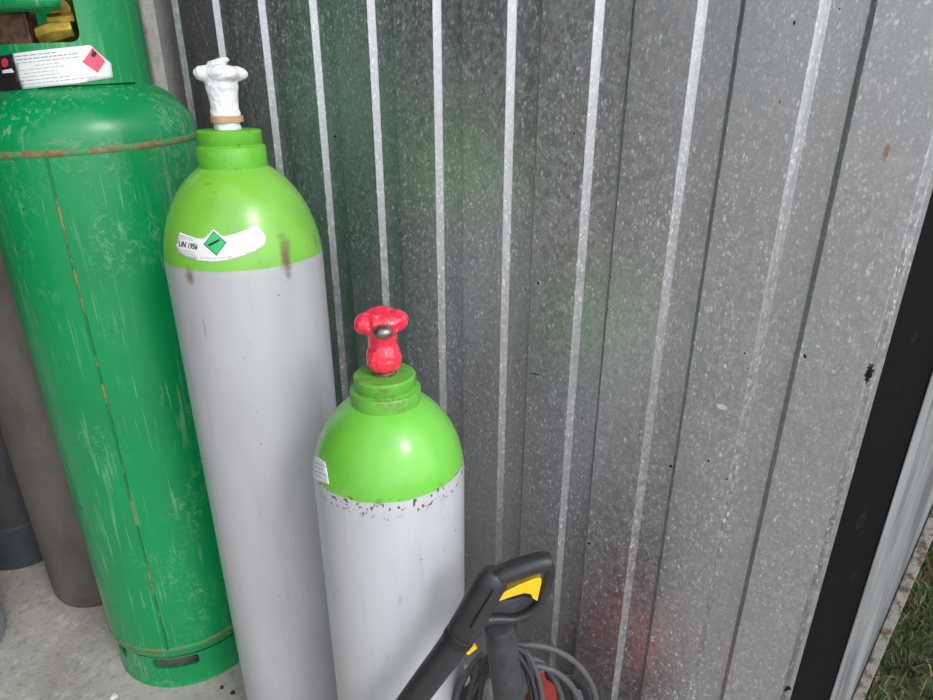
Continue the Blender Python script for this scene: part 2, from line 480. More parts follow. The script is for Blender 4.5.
# ================================================================ big green propane cylinder
gx, gy = 1.150*math.sin(R(-29.2)), 1.150*math.cos(R(-29.2))
RG = .1482
zW, zB = .964, .098
lpg = mat_lpg(); weld = mat_rustweld()
dome = [(RG*math.cos(a), zW + .008 + .090*math.sin(a)) for a in [R(k*5) for k in range(0, 18)]]
bot = [(.03, .045)] + [(RG*math.cos(R(a)), zB - .008 + .055*math.sin(R(a))) for a in (-70, -55, -40, -30, -20, -10, 0)]
gprof = bot + [(RG, zB)] + [(RG, zB + (zW-zB)*k/10) for k in range(1, 11)] + dome
T = thing('propane_cylinder', 'tall scratched bright green gas cylinder with rusty weld lines and a guard collar', 'gas cylinder', (gx, gy, 0))
bm = bmesh.new(); lathe(bm, gprof, 128, True, True)
body = link('body', bm, lpg, T)
GC = Cyl((gx, gy), gprof)
for z in (zW, zB):
    bm = bmesh.new()
    lathe(bm, [(RG-.001, z-.0055), (RG+.0010, z-.0035), (RG+.0018, z), (RG+.0010, z+.0035), (RG-.001, z+.0055)], 160, fn=lambda a, zz: 1 + .003*noise.noise(Vector((math.cos(a)*30, math.sin(a)*30, zz*80))))
    o = link('weld_seam', bm, weld, T); o['label'] = 'rusty weld ring round the shell'
# vertical seam
a0 = GC.polar(GC.hit(126, 480))[0]
bm = bmesh.new()
tube(bm, [GC.point(a0 + .006*noise.noise(Vector((z*40, 0, 0))), z, .0002) for z in [zB + (zW-zB)*k/90 for k in range(91)]], .0018, 8)
t = NT('seam_paint'); t.set(Base_Color=t.mix(t.ramp(t.noise(28, 5, .7, (1, 1, .6)), .48, .60), srgb(14, 116, 68), srgb(140, 128, 84)), Roughness=.6)
o = link('seam', bm, t.m, T); o['label'] = 'straight vertical weld seam'
# guard collar with an opening, open top
RC = .0973
bm = bmesh.new()
z0c, z1c = 1.026, 1.245
outer = [(RC, z0c), (RC, z0c+.06), (RC, z0c+.12), (RC+.001, z1c-.012), (RC+.004, z1c-.004), (RC+.002, z1c), (RC-.003, z1c), (RC-.0045, z1c-.006), (RC-.0035, z1c-.014), (RC-.0035, z0c)]
rings = lathe(bm, outer, 160)
for i in range(160):
    j = (i+1) % 160; bm.faces.new((rings[-1][i], rings[-1][j], rings[0][j], rings[0][i]))
guard = link('guard_collar', bm, lpg, T)
cb = math.atan2(-gy, -gx)
def sector(a0, a1, z0, z1, rc=.0, r0=.07, r1=.13, seg=28):
    """rounded window cutter: rect in (angle, z) extruded along the radius"""
    bm = bmesh.new(); pts = []
    mid = (a0+a1)/2
    ca = rc/RC
    corners = [(a0+ca, z0+rc, 180), (a1-ca, z0+rc, 270), (a1-ca, z1-rc, 0), (a0+ca, z1-rc, 90)]
    for k, (ca_, cz, st) in enumerate(corners):
        for q in range(7):
            an = R(st + q*15); pts.append((ca_ + ca*math.cos(an), cz + rc*math.sin(an)))
        nx = corners[(k+1) % 4]
        if k in (0, 2):
            e = pts[-1][0]; s_ = nx[0]
            for q in range(1, 20): pts.append((e + (s_-e)*q/20, pts[-1][1] if q > 1 else pts[-1][1]))
    A = [bm.verts.new((r0*math.cos(cb+a), r0*math.sin(cb+a), z)) for a, z in pts]
    B = [bm.verts.new((r1*math.cos(cb+a), r1*math.sin(cb+a), z)) for a, z in pts]
    n = len(pts)
    for i in range(n):
        j = (i+1) % n; bm.faces.new((A[i], A[j], B[j], B[i]))
    bm.faces.new(A[::-1]); bm.faces.new(B)
    bmesh.ops.triangulate(bm, faces=[f for f in bm.faces if len(f.verts) > 4])
    return bm
GG = Cyl((gx, gy), [(RC, 1.0), (RC, 1.3)])
aR, zR = GG.polar(GG.hit(79, 30)); _, zO = GG.polar(GG.hit(62, 45))
cut(guard, sector(aR-R(74), aR, zO, 1.200, .012))
aS, zS = GG.polar(GG.hit(136, 83)); _, zS2 = GG.polar(GG.hit(80, 89))
cut(guard, sector(aS-R(76), aS, zS2-.0045, zS2+.0016, .001))
# inner carrying bar across the opening
bm = bmesh.new()
zb_ = GG.hit(40, 2).z + .001
tube(bm, [Vector(((RC-.017)*math.cos(cb+a), (RC-.017)*math.sin(cb+a), zb_)) for a in [aR-R(82)+R(74)*k/30 for k in range(31)]], [.0125]*28+[.0120, .0105, .007], 16)
o = link('carrying_bar', bm, lpg, T)
# valve inside guard
bm = bmesh.new()
lathe(bm, [(.017, 1.05), (.017, 1.085), (.023, 1.088), (.023, 1.100), (.014, 1.102), (.014, 1.115)], 24, True, True)
tube(bm, [Vector((0, 0, 1.138)) + Vector((math.cos(cb-.1), math.sin(cb-.1), 0))*k for k in (-.02, 0, .03)], .0125, 18)
lathe(bm, [(.014, 1.11), (.0155, 1.125), (.0155, 1.15), (.010, 1.155), (.010, 1.165)], 20, True, True)
valve = link('valve', bm, brass, T); valve['label'] = 'brass valve behind the collar opening'
# the outlet seen on the right of the opening and the dull brown regulator block on its left
def gpt(px, py, depth):
    p = GG.hit(px, py); r_ = ray(px, py).normalized(); q = p + r_*depth; return q - GC.loc
bm = bmesh.new()
c1 = gpt(56, 36, .032); c2 = gpt(60, 24, .034)
tube(bm, [gpt(42, 39, .04), gpt(56, 35, .036), gpt(74, 33, .034)], [.0135, .0150, .0115], 8)
tube(bm, [gpt(49, 22, .040), gpt(62, 21, .038), gpt(75, 21, .036)], .0068, 6)
tube(bm, [gpt(62, 34, .038), gpt(64, 20, .040)], .007, 10)
o = link('valve_outlet', bm, brass, valve); 
bm = bmesh.new()
pA, pB = gpt(2, 31, .050), gpt(34, 29, .050)
ux = (pB-pA); ln = ux.length; ux.normalize(); uz = Vector((0, 0, 1)); uy = uz.cross(ux)
Mx = Matrix((ux, uy, uz)).transposed().to_4x4(); Mx.translation = (pA+pB)/2
box(bm, -ln/2, ln/2, -.011, .011, -.021, .019, Mx)
o = link('pressure_relief_block', bm, plain('brown_bronze', srgb(112, 84, 66), .5, .3, var=.3, scale=90, bump=.2), valve, smooth=False, bevel=.002)
# foot ring
bm = bmesh.new()
RF = .1415
fo = [(RF-.004, .066), (RF, .072), (RF+.001, .055), (RF, .02), (RF+.001, .006), (RF+.003, .001), (RF+.001, 0), (RF-.003, 0), (RF-.004, .01)]
rings = lathe(bm, fo, 144)
for i in range(144):
    j = (i+1) % 144; bm.faces.new((rings[-1][i], rings[-1][j], rings[0][j], rings[0][i]))
foot = link('foot_ring', bm, lpg, T)
GF = Cyl((gx, gy), [(RF+.001, 0), (RF+.001, .12)])
def fcut(pa, pb, z0, z1):
    a, _ = GF.polar(GF.hit(*pa)); b, _ = GF.polar(GF.hit(*pb))
    bm = sector(a, b, z0, z1, .004, .12, .16); cut(foot, bm)
zc0 = GF.hit(176, 668).z; zc1 = GF.hit(176, 659).z
fcut((153, 662), (200, 662), zc0, zc1)
fcut((113, 645), (127, 655), zc0, zc1)
for a in (100, 160, 220): 
    cut(foot, sector(R(a), R(a+22), zc0, zc1, .004, .12, .16))
# sticker on the guard
topE = [(-14, 60.5), (12.5, 54), (40, 51), (70, 48), (91, 46)]
botE = [(113, 78), (100, 80.5), (75, 84.5), (50, 87), (22.5, 89.5), (-14, 93)]
GS = Cyl((gx, gy), [(RC+.0002, 1.0), (RC+.0002, 1.3)])
lab = decal('sticker', [[(12.5, 54.5), (40, 51), (70, 48), (91, 46), (108, 61), (112, 64), (114, 78), (100, 80.5), (75, 84.5), (50, 87), (22.5, 89.5)]], GS, .0005, white_paper, T, .0003)
lab['label'] = 'white printed sticker with a red hazard diamond'
blk = decal('sticker_panel', [[(-6, 58), (12.5, 54.5), (22.5, 89.5), (-6, 92.5)]], GS, .0005, plain('black_sticker', srgb(38, 34, 40), .4, var=.05), lab, .0003)
redp = plain('red_print', srgb(214, 60, 72), .5, var=.05); pink = plain('pink_print', srgb(232, 92, 118), .5, var=.04)
decal('hazard_diamond', [[(93.5, 48.5), (106, 62), (98.5, 73.5), (83, 63)]], GS, .0009, pink, lab)
decal('flame_mark', [[(93, 50), (95, 53), (97, 52.5), (97.5, 56), (94.5, 58.5), (91.5, 56.5), (92.8, 54)]], GS, .0012, ink, lab)
decal('logo', [[(1.5, 60), (5, 58.5), (8, 61), (8, 66), (4.5, 68.5), (1.5, 66)]], GS, .0009, redp, lab)
decal('logo_lettering', [[(2, 71), (12, 69), (12.5, 71), (14, 71.5), (14, 73), (2.5, 74)]], GS, .0009, white_paper, lab)
rows = []
for k, (x0, x1, th_) in enumerate([(15, 60, .9), (16, 78, 1.0), (17, 80, .7), (36, 60, .5), (18, 64, .5), (19, 58, .5), (20, 62, .5), (20.5, 70, .6), (22, 98, .6)]):
    y = 57 + k*3.55 - (0 if k < 3 else -.3)
    x = x0
    while x < x1-2:
        wd = random.uniform(2.5, 8); 
        e = min(x+wd, x1); sl = -.105 - .0
        rows.append([(x, y + sl*(x-15)), (e, y + sl*(e-15)), (e, y + th_ + sl*(e-15)), (x, y + th_ + sl*(x-15))]); x = e + 1.2
decal('fine_print', rows, GS, .0009, grey_ink, lab, grid=8)

# the bottle is a little crooked: its upper end is not quite square to the shell
lat = Vector((-math.sin(cb), math.cos(cb), 0))
if lat.x < 0: lat = -lat
for o in [c for c in T.children_recursive]:
    for v in o.data.vertices:
        k = min(1, max(0, (v.co.z-.15)/.8))
        v.co.z += k*(.045*v.co.dot(lat) + .0035)

# ================================================================ welding-gas cylinders
def shoulder_profile(r, zc, h, z_top, r_neck, foot_r=None):
    p = [(r-.012, 0), (r-.003, .003), (r, .012)] + [(r, .012 + (zc-.012)*k/12) for k in range(1, 13)]
    a = 0
    for k in range(1, 40):
        a = R(k*2.2); rr = r*math.cos(a)
        if rr < r_neck: break
        p.append((rr, zc + h*math.sin(a)))
    p.append((r_neck, zc + h*math.sqrt(1-(r_neck/r)**2)))
    return p
def wrap_mesh(parts, name, mat, parent, vox=.0014, disp=.003, dsize=.012, ddepth=2):
    bm = bmesh.new()
    for p in parts: p(bm)
    o = link(name, bm, mat, parent)
    m = o.modifiers.new('r', 'REMESH'); m.mode = 'VOXEL'; m.voxel_size = vox; m.use_smooth_shade = True
    s = o.modifiers.new('s', 'SMOOTH'); s.factor = .7; s.iterations = 7
    tx = bpy.data.textures.new('crumple', 'CLOUDS'); tx.noise_scale = dsize; tx.noise_depth = ddepth; tx.noise_type = 'HARD_NOISE'
    d = o.modifiers.new('d', 'DISPLACE'); d.texture = tx; d.strength = disp; d.mid_level = .4
    bake(o)
    for p in o.data.polygons: p.use_smooth = True
    return o

# ---- tall
RT, dT, aT = .0996, .88, R(-19.4)
tx_, ty_ = dT*math.sin(aT), dT*math.cos(aT)
zTb = .8446
tprof = shoulder_profile(RT, .830, .136, 0, .040)
TC = Cyl((tx_, ty_), tprof)
def loc_of(c, px, py): return tuple(c.hit(px, py) - c.loc)
rustc = srgb(112, 84, 62)
st = [(loc_of(TC, 285, 248), (1.3, 1.3, .5), .016, srgb(106, 104, 56), .75), (loc_of(TC, 286, 262), (1.5, 1.5, .55), .016, rustc, .85),
      (loc_of(TC, 190, 277), (1.3, 1.3, .8), .013, rustc, .75), (loc_of(TC, 315, 240), (1.5, 1.5, .6), .009, srgb(120, 105, 80), .5),
      (loc_of(TC, 209, 184), (.6, .6, 3), .006, srgb(118, 110, 50), .5), (loc_of(TC, 205, 330), (2.2, 2.2, .4), .008, srgb(135, 122, 112), .5)]
tall_m = mat_paint_cyl('tall_cylinder_paint', srgb(124, 192, 66), srgb(184, 185, 190), zTb, st)
T2 = thing('tall_gas_cylinder', 'tall grey gas cylinder with green shoulder and white wrapped valve', 'gas cylinder', (tx_, ty_, 0))
bm = bmesh.new(); lathe(bm, tprof, 128, True, True)
link('body', bm, tall_m, T2)
t = NT('collar_green'); t.set(Base_Color=t.mix(t.ramp(t.noise(60, 5, .7, (1, 1, 2)), .60, .68), srgb(100, 182, 52), srgb(118, 110, 52)), Roughness=.45)
colm = t.m
def collar(T_, z0, z1, z2, r1, r2, m):
    bm = bmesh.new()
    lathe(bm, [(r1, z0-.012), (r1, z0), (r1, z1-.0015), (r1-.0012, z1), (r2+.0006, z1+.0003), (r2-.0008, z1+.0015), (r2-.0008, z1+.003), (r2, z1+.004), (r2, z2-.002), (r2-.002, z2), (.012, z2+.0004)], 72, True, True)
    return link('neck_ring', bm, m, T_)
collar(T2, .957, .9785, .997, .0413, .0385, colm)
wrap_w = plain('white_tape', srgb(236, 236, 240), .5, var=.04, scale=90)
vz = .997; kz = .87
cs = math.atan2(-ty_, -tx_)          # towards the camera
sd = Vector((-math.sin(cs), math.cos(cs), 0)); fw = Vector((math.cos(cs), math.sin(cs), 0))   # sd points to the camera's right
if sd.x < 0: sd = -sd
def P_(a, b, z): return sd*a + fw*b + Vector((0, 0, z))
wrap_mesh([
    lambda bm: lathe(bm, [(.0160, vz-.001), (.0160, vz+.005), (.0155, vz+.010), (.0175, vz+.017), (.0165, vz+.026), (.0172, vz+.038), (.0195, vz+.050), (.019, vz+.057)], 32, True, True, c=(-.001, 0, 0)),
    lambda bm: sphere(bm, P_(-.0195, .004, vz+.0635), .0115, (1.0, 1.0, .8)),
    lambda bm: sphere(bm, P_(.0185, .002, vz+.0630), .0115, (1.05, 1.0, .75)),
    lambda bm: sphere(bm, P_(0, .010, vz+.0635), .0165, (1.3, .9, .62)),
    lambda bm: sphere(bm, P_(0, -.012, vz+.064), .015, (1.2, 1.0, .6)),
    lambda bm: sphere(bm, P_(-.004, 0, vz+.073), .010, (1.1, 1, .6)),
    lambda bm: sphere(bm, P_(.004, .002, vz+.078), .006, (1.4, 1, .6)),
], 'wrapped_valve', wrap_w, T2, disp=.0026, dsize=.010)['label'] = 'valve wound in white tape'
bm = bmesh.new()
lathe(bm, [(.0165, vz+.0085), (.0190, vz+.009), (.0193, vz+.0155), (.0172, vz+.0165)], 40, True, True, c=(-.001, 0, 0), fn=lambda a, z: 1+.05*math.sin(3*a+1))
o = link('tape_band', bm, plain('tan_tape', srgb(196, 160, 122), .55), T2); o['label'] = 'tan tape band round the valve'
# sticker with UN number
top = [(180, 232), (192, 236.5), (203, 239)]
lab = decal('sticker', [[(179.5, 232), (187, 235), (196, 238), (204, 238.5), (213.5, 229), (223, 236.5), (234, 234), (246, 229.5), (255, 224.5), (262, 230), (266, 237), (265, 245), (258, 249.5), (246, 255), (230, 260), (212, 262), (198, 260.5), (186, 257), (177.5, 252), (175.5, 246), (177, 238)]], TC, .0006, white_paper, T2, .0003)
lab['label'] = 'white curved sticker with a green hazard diamond'
gd = plain('green_print', srgb(52, 190, 112), .45, var=.04)
decal('hazard_diamond', [[(213.5, 231), (226.5, 242.5), (216.5, 255.8), (203.5, 244.5)]], TC, .0009, ink, lab, grid=4)
decal('diamond_fill', [[(213.6, 232), (225.5, 242.6), (216.4, 254.7), (204.5, 244.4)]], TC, .0011, gd, lab, grid=4)
decal('bottle_mark', [[(208, 244.6), (217, 239.8), (218.6, 240), (219.5, 238.9), (220, 240), (218.6, 241.6), (209.2, 246.6)]], TC, .0014, ink, lab, grid=4)
text_decal('un_number', 'UN 1956', 178.2, 246.0, 7.4, TC, .0010, ink, lab, rot=.19, sx=.69, bold=.26)
rows = []
def row(x0, x1, y0, sl, th_, bow=0):
    x = x0
    while x < x1-.8:
        e = min(x + random.uniform(1.5, 4), x1)
        rows.append([(x, y0+sl*(x-x0)), (e, y0+sl*(e-x0)), (e, y0+th_+sl*(e-x0)), (x, y0+th_+sl*(x-x0))]); x = e+.7
row(180, 193, 235.2, .28, .7); row(179.5, 193, 237.4, .24, .5)
for k in range(4): row(178+k*.8, 194+k*1.5, 248.6+k*1.9, .22, .55)
row(200, 216, 257.6, .02, .6); row(217, 232, 258, -.12, .6)
decal('fine_print', rows, TC, .0009, grey_ink, lab, grid=8)

# ---- short
RS, dS, aS_ = .0896, .66, R(-8.05)
sx_, sy_ = dS*math.sin(aS_), dS*math.cos(aS_)
zSb = .6375
sprof = shoulder_profile(RS, .620, .108, 0, .039)
SC = Cyl((sx_, sy_), sprof)
short_m = mat_paint_cyl('short_cylinder_paint', srgb(112, 196, 66), srgb(192, 194, 200), zSb,
    [(loc_of(SC, 400, 600), (1.5, 1.5, .5), .006, srgb(150, 140, 135), .5), (loc_of(SC, 378, 503), (.8, .8, 1.4), .006, srgb(110, 80, 50), .5)], 1)
T3 = thing('short_gas_cylinder', 'shorter grey gas cylinder with green shoulder and red wrapped valve', 'gas cylinder', (sx_, sy_, 0))
bm = bmesh.new(); lathe(bm, sprof, 128, True, True)
link('body', bm, short_m, T3)
t = NT('short_collar_green'); t.set(Base_Color=t.mix(t.ramp(t.noise(45, 5, .7, (1, 1, 2)), .50, .66), srgb(98, 176, 62), srgb(108, 128, 58)), Roughness=.4)
collar(T3, .716, .7325, .7495, .0402, .0350, t.m)
t = NT('red_plastic_wrap')
t.set(Base_Color=t.mix(t.ramp(t.noise(150, 4, .7), .60, .68), srgb(238, 46, 74), srgb(250, 150, 160)), Roughness=.28, Coat_Weight=.5)
t.bump(t.noise(140, 3), .5, .001)
redwrap = t.m
cs = math.atan2(-sy_, -sx_); sd = Vector((-math.sin(cs), math.cos(cs), 0)); fw = Vector((math.cos(cs), math.sin(cs), 0))
if sd.x < 0: sd = -sd
vs_ = .7495
wrap_mesh([
    lambda bm: lathe(bm, [(.016, vs_+.006), (.0185, vs_+.010), (.0205, vs_+.018), (.0185, vs_+.028), (.0155, vs_+.036), (.0165, vs_+.048), (.020, vs_+.056), (.018, vs_+.062)], 32, True, True),
    lambda bm: sphere(bm, P_(-.0180, .004, vs_+.0615), .0128, (.95, 1, .98)),
    lambda bm: sphere(bm, P_(.0170, .004, vs_+.0635), .0128, (.95, 1, .95)),
    lambda bm: sphere(bm, P_(-.001, .010, vs_+.056), .0150, (1.2, .7, .8)),
    lambda bm: sphere(bm, P_(0, -.013, vs_+.066), .015, (1.2, 1.0, .6)),
    lambda bm: sphere(bm, P_(0, .008, vs_+.064), .017, (1.2, .75, .62)),
    lambda bm: sphere(bm, P_(-.003, -.004, vs_+.073), .009, (1.4, 1, .5)),
], 'wrapped_valve', redwrap, T3, disp=.0030, dsize=.009)['label'] = 'valve wound in shiny red wrap'
bm = bmesh.new(); sphere(bm, P_(.001, .0260, vs_+.0595), .0094, (1.15, 1.0, .8), 4, Matrix.Rotation(cs+PI/2, 4, 'Z'))
tube(bm, [P_(.003, .008, vs_+.058), P_(.003, .020, vs_+.058)], .006, 16)
link('spindle_knob', bm, plain('worn_steel', srgb(150, 142, 136), .35, .9, var=.1), T3)
bm = bmesh.new(); lathe(bm, [(.0135, vs_-.001), (.0145, vs_+.003), (.013, vs_+.006), (.014, vs_+.010), (.012, vs_+.012)], 32, True, True)
link('valve_stem', bm, plain('rusty_steel', srgb(150, 112, 98), .7, .3, var=.4, scale=200, bump=.3), T3)
lab = decal('sticker', [[(312.5, 455), (318, 457), (325, 462), (326.5, 468), (329, 484), (320, 481.5), (313.5, 478), (312.2, 468)]], SC, .0006, white_paper, T3, .0003, grid=3)
lab['label'] = 'small white printed sticker'
rows = []
for k in range(4): row(315, 326-(k % 2)*3, 462+k*4.2, .42, .8)
decal('fine_print', rows, SC, .0009, grey_ink, lab, grid=3)

# ================================================================ darker cylinders at the left
def rough_steel(name, a, b):
    t = NT(name)
    c = t.mix(t.ramp(t.noise(9, 5, .65, (1, 1, .5)), .35, .68), a, b)
    c = t.mix(t.math('MULTIPLY', t.ramp(t.noise(34, 5, .7), .58, .72), .55), c, srgb(128, 100, 78))
    t.set(Base_Color=c, Roughness=.55, Metallic=.1); t.bump(t.noise(70, 4), .2, .001); return t.m
def plain_cyl(name, label, d, az, r, zc, m, ridge=None, group=None):
    T_ = thing(name, label, 'gas cylinder', (d*math.sin(R(az)), d*math.cos(R(az)), 0), group=group)
    bm = bmesh.new(); lathe(bm, [(r*.86, 0), (r*.93, .006), (r*.985, .02), (r, .045)] + shoulder_profile(r, zc, r*1.3, 0, .038)[4:], 96, True, True)
    link('body', bm, m, T_)
    zt = zc + r*1.3*math.sqrt(1-(.038/r)**2)
    bm = bmesh.new(); lathe(bm, [(.039, zt-.008), (.039, zt+.02), (.035, zt+.022), (.035, zt+.04), (.012, zt+.041)], 48, True, True); link('neck_ring', bm, m, T_)
    bm = bmesh.new(); lathe(bm, [(.012, zt+.038), (.012, zt+.07), (.016, zt+.072), (.016, zt+.09), (.026, zt+.092), (.026, zt+.108), (.006, zt+.11)], 32, True, True); link('valve', bm, brass, T_)
    if ridge:
        bm = bmesh.new(); lathe(bm, [(r+.0005, .0), (r+.006, .001), (r+.007, .10), (r+.0065, .107), (r+.0005, .112)], 96)
        link('foot_ring', bm, ridge, T_)
    return T_
mA = rough_steel('dull_brown_grey_steel', srgb(98, 91, 85), srgb(74, 69, 65))
plain_cyl('steel_cylinder', 'dull brown-grey steel cylinder standing just left of the big green one', 1.41, -35.9, .0975, 1.02, mA)
mB = rough_steel('dark_grey_steel', srgb(78, 78, 80), srgb(62, 63, 66)); mB2 = rough_steel('dark_blue_grey', srgb(74, 80, 86), srgb(62, 66, 72))
plain_cyl('steel_cylinder', 'dark grey steel cylinder with a foot band, farthest back at the left edge', 1.66, -40.4, .088, .95, mB, mB2)
mC = rough_steel('pale_blue_grey_paint', srgb(158, 168, 176), srgb(132, 144, 152))
plain_cyl('steel_cylinder', 'pale blue-grey cylinder peeking in at the lower left edge', 1.40, -47.55, .098, .45, mC)

# small debris on the slab
def chip(px, py, r, label, m, cat='debris'):
    rr = ray(px, py); k = -H/rr.z; p = Vector((0, 0, H)) + rr*k
    bm = bmesh.new(); bmesh.ops.create_icosphere(bm, subdivisions=2, radius=r)
    for v in bm.verts:
        v.co *= 1+.5*noise.noise(v.co*180+Vector((px, 0, 0))); v.co.z = max(v.co.z*.55, -r*.3)
    mz = min(v.co.z for v in bm.verts)
    for v in bm.verts: v.co.z -= mz
    o = link('stone_chip' if cat == 'stone' else 'bark_flake', bm, m, loc=(p.x, p.y, 0)); tag(o, label, cat); return o
chip(114, 697, .007, 'small white stone chip on the floor below the green cylinder', plain('white_stone', srgb(225, 225, 222), .8), 'stone')
dk = plain('dark_flake', srgb(46, 40, 36), .9)
chip(222, 688, .0035, 'left one of two dark flakes on the floor at the green base', dk)
chip(233, 693, .0045, 'right one of two dark flakes on the floor at the green base', dk)

# ================================================================ pressure washer
blackpl = plain('black_plastic', srgb(48, 48, 52), .42, var=.15, scale=50, bump=.12)
dustpl = plain('dusty_black_rubber', srgb(62, 63, 68), .6, var=.18, scale=70, bump=.2)
redpl = plain('faded_red_plastic', srgb(205, 78, 70), .45, var=.1, scale=40)
greypl = plain('grey_plastic', srgb(120, 118, 120), .5, var=.1)
yellow = plain('yellow_plastic', srgb(246, 196, 28), .38, var=.05)
WX, WY = .138, .640
TW = thing('pressure_washer', 'red and black pressure washer with an upright handle, by the metal wall', 'pressure washer', (WX, WY, 0), WA+R(15))
WI = (Matrix.Translation((WX, WY, 0)) @ Matrix.Rotation(WA+R(15), 4, 'Z')).inverted()
def rbox(x0, x1, y0, y1, z0, z1, name, m, bev, taper=1.0):
    bm = bmesh.new(); box(bm, x0, x1, y0, y1, z0, z1)
    cx, cy = (x0+x1)/2, (y0+y1)/2
    for v in bm.verts:
        if v.co.z > (z0+z1)/2: v.co.x = cx+(v.co.x-cx)*taper; v.co.y = cy+(v.co.y-cy)*taper
    return link(name, bm, m, TW, bevel=bev)
rbox(-.075, .060, -.030, .070, .05, .200, 'housing', redpl, .02, .82)
rbox(-.088, .088, -.070, .080, .035, .10, 'base', blackpl, .012)
rbox(-.03, .03, -.036, .0, .10, .190, 'front_panel', greypl, .008, .9)
for s in (-1, 1):
    bm = bmesh.new()
    pts = [Vector((s*.090, .045, .045)), Vector((s*.112, .045, .045))]
    tube(bm, pts, .045, 32); o = link('wheel', bm, dustpl, TW, bevel=.004)
    bm = bmesh.new(); tube(bm, [Vector((s*.110, .045, .045)), Vector((s*.116, .045, .045))], .022, 24); link('hub_cap', bm, greypl, o, bevel=.002)
# seen top pieces: red cowl and black bracket, placed at the back of the top
def wpt(px, py, Y): return WI @ at(px, py, Y)
def slab(name, outline, Y, th_, m, parent, bev=.002, inv=True, tilt=0):
    """plate of real thickness facing the viewer's side"""
    bm = bmesh.new(); A = []; B = []
    for px, py in outline:
        p = at(px, py, Y); r_ = Vector((0, 1, -.9))
        q = p + r_*th_
        if inv: p, q = WI @ p, WI @ q
        A.append(bm.verts.new(p)); B.append(bm.verts.new(q))
    n = len(A)
    for i in range(n):
        j = (i+1) % n; bm.faces.new((A[i], A[j], B[j], B[i]))
    bm.faces.new(A[::-1]); bm.faces.new(B)
    return link(name, bm, m, parent, bevel=bev)
slab('cowl', [(526, 673), (544, 670), (549, 680), (556, 686), (563, 712), (566, 760), (530, 760), (533, 700)], .625, .05, redpl, TW, .004)
slab('bracket', [(545, 672), (573, 675), (588, 690), (596, 715), (590, 760), (570, 760), (560, 705), (556, 682), (547, 681)], .622, .03, blackpl, TW, .003)
slab('bracket', [(470, 672), (490, 672), (490, 740), (470, 740)], .62, .03, greypl, TW, .003)
slab('bracket', [(571, 688), (581, 690), (588, 712), (578, 714)], .618, .01, greypl, TW, .002)
# upright handle grip
bm = bmesh.new()
hp = [wpt(499, 627, .545), wpt(501, 640, .545), wpt(505, 668, .545), wpt(509, 700, .545), wpt(514, 760, .55), wpt(518, 800, .565)]
hp = smooth_path(hp, 6)
tube(bm, [hp[0]+(hp[0]-hp[3])*.35, hp[0]+(hp[0]-hp[3])*.25] + hp, [.008, .0145] + [.0165 + .0022*min(1, i/14) for i in range(len(hp))], 28)
hd = link('handle', bm, dustpl, TW)
bm = bmesh.new()
off_ = (WI.to_3x3() @ Vector((-.10, -1, .35))).normalized()
tube(bm, [p + off_*(.0178) + Vector((0, 0, 0)) for p in hp[8:]], .0012, 8)
link('grip_seam', bm, blackpl, hd)

# ---- hoses and cable hung in loops round the handle
def coil(name, label, loops, r, m, cat):
    pts = []
    for cx, cy, rx, ry, Y, ph in loops:
        n = 40
        for k in range(n):
            a = ph + 2*PI*k/n
            # each turn is a hanging loop; it wanders in depth as it goes round
            px = cx + rx*math.sin(a)*(1 + .06*math.sin(2*a+cx)); py = cy - ry*math.cos(a)
            pts.append(at(px, py, Y + .005*math.sin(a+ry*.1) ))
    # blend consecutive turns
    sm = []
    for i in range(len(pts)):
        acc = Vector(); cnt = 0
        for j in range(max(0, i-3), min(len(pts), i+4)): acc += pts[j]; cnt += 1
        sm.append(acc/cnt)
    bm = bmesh.new(); tube(bm, sm, r, 12)
    o = link(name, bm, m); tag(o, label, cat); return o
hose_m = plain('grey_black_hose', srgb(84, 82, 86), .5, var=.12, scale=60)
cab_m = plain('black_cable', srgb(58, 58, 62), .45, var=.12, scale=60)
coil('high_pressure_hose', 'thick dark grey hose coiled in hanging loops on the pressure washer', [
    (528, 718, 73, 77, .606, -.55), (522, 722, 64, 62, .594, 0), (516, 724, 52, 74, .601, 0), (510, 720, 36, 78, .590, 0), (500, 722, 46, 74, .596, 0)], .0042, hose_m, 'hose')
coil('power_cable', 'thinner black cable looped inside the grey hose coils', [
    (506, 716, 28, 76, .580, 0), (502, 720, 36, 76, .577, 0), (516, 716, 20, 74, .581, 0)], .0030, cab_m, 'cable')

# ---- spray gun
TG = thing('spray_gun', 'black spray gun with yellow trigger leaning over the hose coils', 'spray gun', tuple(at(400, 760, .50)))
GI = Matrix.Translation(-Vector(TG.location))
def g(px, py, Y): return at(px, py, Y) - Vector(TG.location)
def YY(px): return .505 + (px-400)*.0002          # the gun leans away towards its grip
vw = Vector((0, -1, .55)).normalized()
def gp(px, py, dy=0): return g(px, py, YY(px)+dy)
bm = bmesh.new()
lp = smooth_path([gp(330, 812), gp(392, 728), gp(425, 683), gp(446, 655), gp(462, 632)], 6)
tube(bm, lp, [.0148 + .0016*(i/len(lp)) for i in range(len(lp))], 24, 1.0, vw)
link('barrel', bm, blackpl, TG)
e0 = lp[0]; dr = (lp[0]-lp[12]).normalized(); kk = (TG.location.z + e0.z - .009)/-dr.z
bm = bmesh.new(); tube(bm, [e0 - dr*.02, e0 + dr*(kk-.06)], .0065, 16); tube(bm, [e0 + dr*(kk-.065), e0 + dr*kk], .0105, 16)
link('lance', bm, plain('lance_steel', srgb(150, 150, 152), .35, .7), TG)
bm = bmesh.new()
bp = smooth_path([gp(459, 637), gp(463, 630), (gp(474, 612)), gp(486, 590), gp(494, 577), gp(497, 572)], 6)
n = len(bp)
tube(bm, bp, [.0165 + .001*math.sin(i/n*PI) - (.006*max(0, (i/n-.72)/.28)) for i in range(n)], 24, .8, vw)
hs = link('gun_body', bm, blackpl, TG)
bm = bmesh.new()
